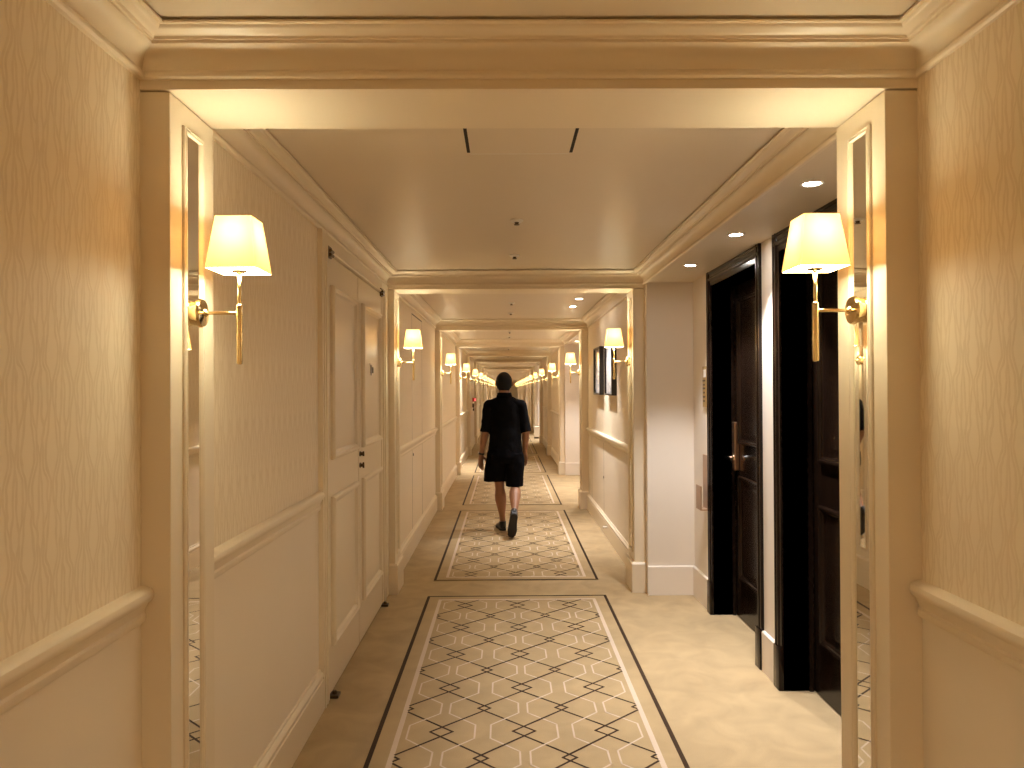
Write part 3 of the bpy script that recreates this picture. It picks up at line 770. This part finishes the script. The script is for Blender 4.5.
# legs
for hip, K, A, s in ((Vector((-0.088, 0, 0.90)), LK, LA, -1), (Vector((0.090, 0, 0.90)), RK, RA, 1)):
    rows = [(*hip, 0.088, 0.092), (*lerp(hip, K, 0.35), 0.082, 0.085), (*lerp(hip, K, 0.75), 0.063, 0.064), (*lerp(hip, K, 0.96), 0.053, 0.055), (*lerp(K, A, 0.08), 0.051, 0.052)]
    back = (A-K).normalized().cross(Vector((1, 0, 0))); back = back if back.y < 0 else -back
    for f, r1, o in ((0.25, 0.063, 0.012), (0.40, 0.062, 0.014), (0.60, 0.049, 0.008), (0.80, 0.034, 0.002), (0.95, 0.033, 0.0), (1.05, 0.034, 0.0)):
        p = lerp(K, A, f) + back*o; rows.append((*p, r1, r1*1.06))
    loft(bm, rows, 18)
# feet inside the shoes
loft(bm, [(LA.x, LA.y-0.03, 0.055, 0.030, 0.035), (LA.x-0.012, LA.y+0.06, 0.050, 0.036, 0.030), (LA.x-0.03, LA.y+0.15, 0.035, 0.040, 0.020)], 12)
loft(bm, [(0.090, -0.350, 0.235, 0.028, 0.030), (0.080, -0.300, 0.150, 0.034, 0.028), (0.066, -0.275, 0.055, 0.038, 0.018)], 12)
# arms
for S, E, W, s in ((LS, LE, LW, -1), (RS, RE, RW, 1)):
    loft(bm, [(*S, 0.058, 0.060), (*lerp(S, E, 0.3), 0.052, 0.055), (*lerp(S, E, 0.7), 0.045, 0.047), (*lerp(S, E, 0.95), 0.040, 0.042), (*lerp(E, W, 0.15), 0.042, 0.043), (*lerp(E, W, 0.35), 0.041, 0.041),
              (*lerp(E, W, 0.7), 0.031, 0.031), (*lerp(E, W, 0.95), 0.025, 0.028), (*lerp(E, W, 1.03), 0.022, 0.028)], 16)
    loft(bm, [(*(S + Vector((-s*0.09, 0, -0.01))), 0.055, 0.055), (*(S + Vector((-s*0.03, 0, -0.012))), 0.050, 0.055), (*(S + Vector((0, 0, -0.012))), 0.046, 0.05)], 14, ref=Vector((0, 1, 0)))
hand(bm, LW, -1, 0.05)
hand(bm, RW, 1, 0.55)
body = solid('body', bm, 'skin', person, 0.0048, 3)

# polo shirt
bm = bmesh.new()
loft(bm, [(0, 0.0, 0.885, 0.182, 0.142), (0, 0.0, 0.93, 0.181, 0.140), (0, 0.0, 1.05, 0.172, 0.132), (0.002, 0.005, 1.16, 0.172, 0.130), (0, 0.008, 1.27, 0.180, 0.132), (0, 0.008, 1.34, 0.182, 0.126),
          (0, 0.006, 1.385, 0.166, 0.110), (-0.002, 0.006, 1.42, 0.134, 0.094), (-0.005, 0.009, 1.45, 0.098, 0.084), (-0.008, 0.012, 1.485, 0.072, 0.074)], 32, horizontal=True)
for S, E, s in ((LS, LE, -1), (RS, RE, 1)):
    end = lerp(S, E, 1.08) + Vector((s*0.004, -0.002, 0))
    dwn = (E-S).normalized()
    ellipsoid(bm, S + Vector((s*0.004, 0, -0.012)), (0.062, 0.074, 0.062), 20, 14)
    loft(bm, [(s*0.045, 0.010, 1.436, 0.046, 0.070), (s*0.10, 0.009, 1.408, 0.052, 0.078), (s*0.15, 0.008, 1.378, 0.058, 0.076), (S.x, S.y, S.z-0.014, 0.058, 0.070)], 20, ref=Vector((0, 0, 1)))
    loft(bm, [(*(S + dwn*0.0), 0.058, 0.068), (*lerp(S, E, 0.2), 0.062, 0.070), (*lerp(S, E, 0.5), 0.059, 0.066), (*lerp(S, E, 0.8), 0.056, 0.062), (*end, 0.056, 0.061)], 20)
shirt = solid('shirt', bm, 'shirt', person, 0.006, 4, 0.016, 0.10); shirt['label'] = 'black short-sleeved polo shirt'
bm = bmesh.new()                                        # turned-down collar
n = 28
prof = [(0.068, 1.512), (0.071, 1.516), (0.075, 1.512), (0.084, 1.480), (0.088, 1.462), (0.083, 1.462), (0.072, 1.485)]
rings = []
for r, z in prof:
    rings.append([bm.verts.new((-0.009 + r*math.cos(2*PI*j/n), 0.014 + r*1.02*math.sin(2*PI*j/n), z - 0.012*max(0, math.sin(2*PI*j/n)))) for j in range(n)])
rings.append(rings[0])
for a, b in zip(rings, rings[1:]):
    for j in range(n): bm.faces.new((a[j], a[(j+1) % n], b[(j+1) % n], b[j]))
finish('collar', bm, 'shirt', shirt, True)

# shorts
bm = bmesh.new()
loft(bm, [(0, 0, 0.98, 0.165, 0.122), (0, -0.004, 0.90, 0.184, 0.140), (0, -0.002, 0.82, 0.200, 0.144), (0, 0, 0.76, 0.190, 0.12)], 28, horizontal=True)
loft(bm, [(-0.090, 0, 0.86, 0.105, 0.132), (-0.106, 0.02, 0.74, 0.114, 0.124), (-0.116, 0.048, 0.64, 0.118, 0.116), (-0.124, 0.066, 0.550, 0.119, 0.112)], 24, horizontal=True)
loft(bm, [(0.090, 0, 0.86, 0.105, 0.132), (0.098, 0.01, 0.72, 0.108, 0.122), (0.098, 0.025, 0.60, 0.100, 0.114), (0.097, 0.025, 0.500, 0.094, 0.108)], 24, horizontal=True)
sh = solid('shorts', bm, 'shorts', person, 0.006, 4, 0.018, 0.09); sh['label'] = 'black knee-length shorts'

# hair: short, close to the scalp, pulled under the skin over the face
bm = bmesh.new()
ellipsoid(bm, (0, 0, 0), (1, 1, 1), 36, 24)
for v in bm.verts:
    u = v.co.copy(); sc = 1.0
    face = (u.y > 0.30 and u.z < 0.62) or (u.z < -0.72) or (abs(u.x) > 0.62 and u.y > -0.28 and u.z < 0.02)
    sc = 0.80 if face else 1.0
    v.co = Vector((u.x*0.092*sc, u.y*0.106*sc, u.z*0.118*sc)) + hc + Vector((0, -0.012, 0.000))
finish('hair', bm, 'hair', person, True)['label'] = 'short black hair'
for s in (-1, 1):
    bm = bmesh.new(); ellipsoid(bm, (hc.x+s*0.030, hc.y+0.078, 1.634), (0.0115, 0.010, 0.008), 12, 8)
    finish('eye', bm, 'eye', person, True)

# shoes
def shoe(place, label):
    up = bmesh.new()                                    # heel at origin, toe along +y, sole at z=0
    loft(up, [(0, -0.012, 0.050, 0.028, 0.034), (0, 0.012, 0.052, 0.037, 0.044), (0, 0.06, 0.055, 0.039, 0.048), (0, 0.11, 0.047, 0.041, 0.040), (0, 0.16, 0.036, 0.046, 0.030), (0, 0.21, 0.030, 0.047, 0.024), (0, 0.25, 0.026, 0.038, 0.018), (0, 0.272, 0.022, 0.018, 0.010)], 20)
    loft(up, [(0, 0.03, 0.05, 0.040, 0.050), (0, 0.025, 0.085, 0.037, 0.046), (0, 0.022, 0.100, 0.036, 0.044)], 16, horizontal=True)
    for v in up.verts: v.co.z = max(v.co.z, 0.012); v.co = place @ v.co
    o = finish('shoe', up, 'shoe', person, True, 60); o['label'] = label
    so = bmesh.new()
    out = [(0.0, -0.018), (0.028, -0.010), (0.039, 0.02), (0.038, 0.08), (0.043, 0.14), (0.049, 0.20), (0.042, 0.25), (0.020, 0.278), (0, 0.282)]
    out = out + [(-x, y) for x, y in reversed(out[1:-1])]
    prism(so, out, lambda a, b, t: place @ Vector((a, b, t)), 0.0, 0.024)
    finish('sole', so, 'sole', o)
shoe(Matrix.Translation((-0.030, 0.115, 0.0)) @ Matrix.Rotation(math.radians(10), 4, 'Z'), 'black shoe flat on the carpet')
# trailing foot: toe on the carpet, heel high, sole towards the viewer
toe = Vector((0.058, -0.290, 0.014)); heel = Vector((0.088, -0.405, 0.254))
d = (toe - heel).normalized(); xx = (Vector((1, 0, 0)) - d*d.x).normalized(); zz = xx.cross(d)
Rm = Matrix((xx, d, zz)).transposed().to_4x4()
shoe(Matrix.Translation(heel) @ Rm, 'black shoe with raised heel')
# wristwatch on the left arm
ax = (LW-LE).normalized(); wc = lerp(LE, LW, 0.955)
X_ = (Vector((1, 0, 0)) - ax*ax.x).normalized(); Y_ = ax.cross(X_)
bm = bmesh.new()
lathe(bm, [(0.0285, -0.011), (0.0325, -0.010), (0.0325, 0.010), (0.0285, 0.011)], lambda a, b, h: wc + X_*a*0.98 + Y_*b*1.08 + ax*h, 24, cap=False)
wt = finish('wristwatch', bm, 'shoe', person, True, 40); wt['label'] = 'black wristwatch on the left wrist'
bm = bmesh.new(); lathe(bm, [(0.018, 0.028), (0.019, 0.036), (0.015, 0.039)], lambda a, b, h: wc - X_*h + Y_*a + ax*b, 20)
finish('watch_face', bm, 'chrome', wt, True, 40)

# ------------------------------------------------------------------ world, camera, view
w = bpy.data.worlds.new('World'); SC.world = w; w.use_nodes = True
w.node_tree.nodes['Background'].inputs[0].default_value = (0.02, 0.016, 0.012, 1); w.node_tree.nodes['Background'].inputs[1].default_value = 0.0
cam = bpy.data.cameras.new('camera'); co = bpy.data.objects.new('camera', cam); COL.objects.link(co)
cam.sensor_width = 36.0; cam.lens = 740.0/1024.0*36.0; cam.clip_start = 0.02; cam.clip_end = 200
yaw, pitch, roll = math.atan(6.0/740), math.atan(4.9/740), math.radians(0.31)
co.matrix_world = Matrix.Translation((-0.062, 0, 1.56)) @ Matrix.Rotation(-yaw, 4, 'Z') @ Matrix.Rotation(PI/2 + pitch, 4, 'X') @ Matrix.Rotation(-roll, 4, 'Z')
SC.camera = co
vs = SC.view_settings
SC.display_settings.display_device = 'sRGB'
vs.view_transform = 'Standard'; vs.look = 'None'; vs.gamma = 1.0; vs.exposure = EXPO; vs.use_curve_mapping = False
try:
    SC.cycles.use_denoising = True
    SC.cycles.denoiser = 'OPENIMAGEDENOISE'
    SC.cycles.diffuse_bounces = 7; SC.cycles.glossy_bounces = 6; SC.cycles.max_bounces = 12
    SC.cycles.sample_clamp_indirect = 6.0
    SC.cycles.use_light_tree = True
except Exception as e:
    print('cycles settings', e)
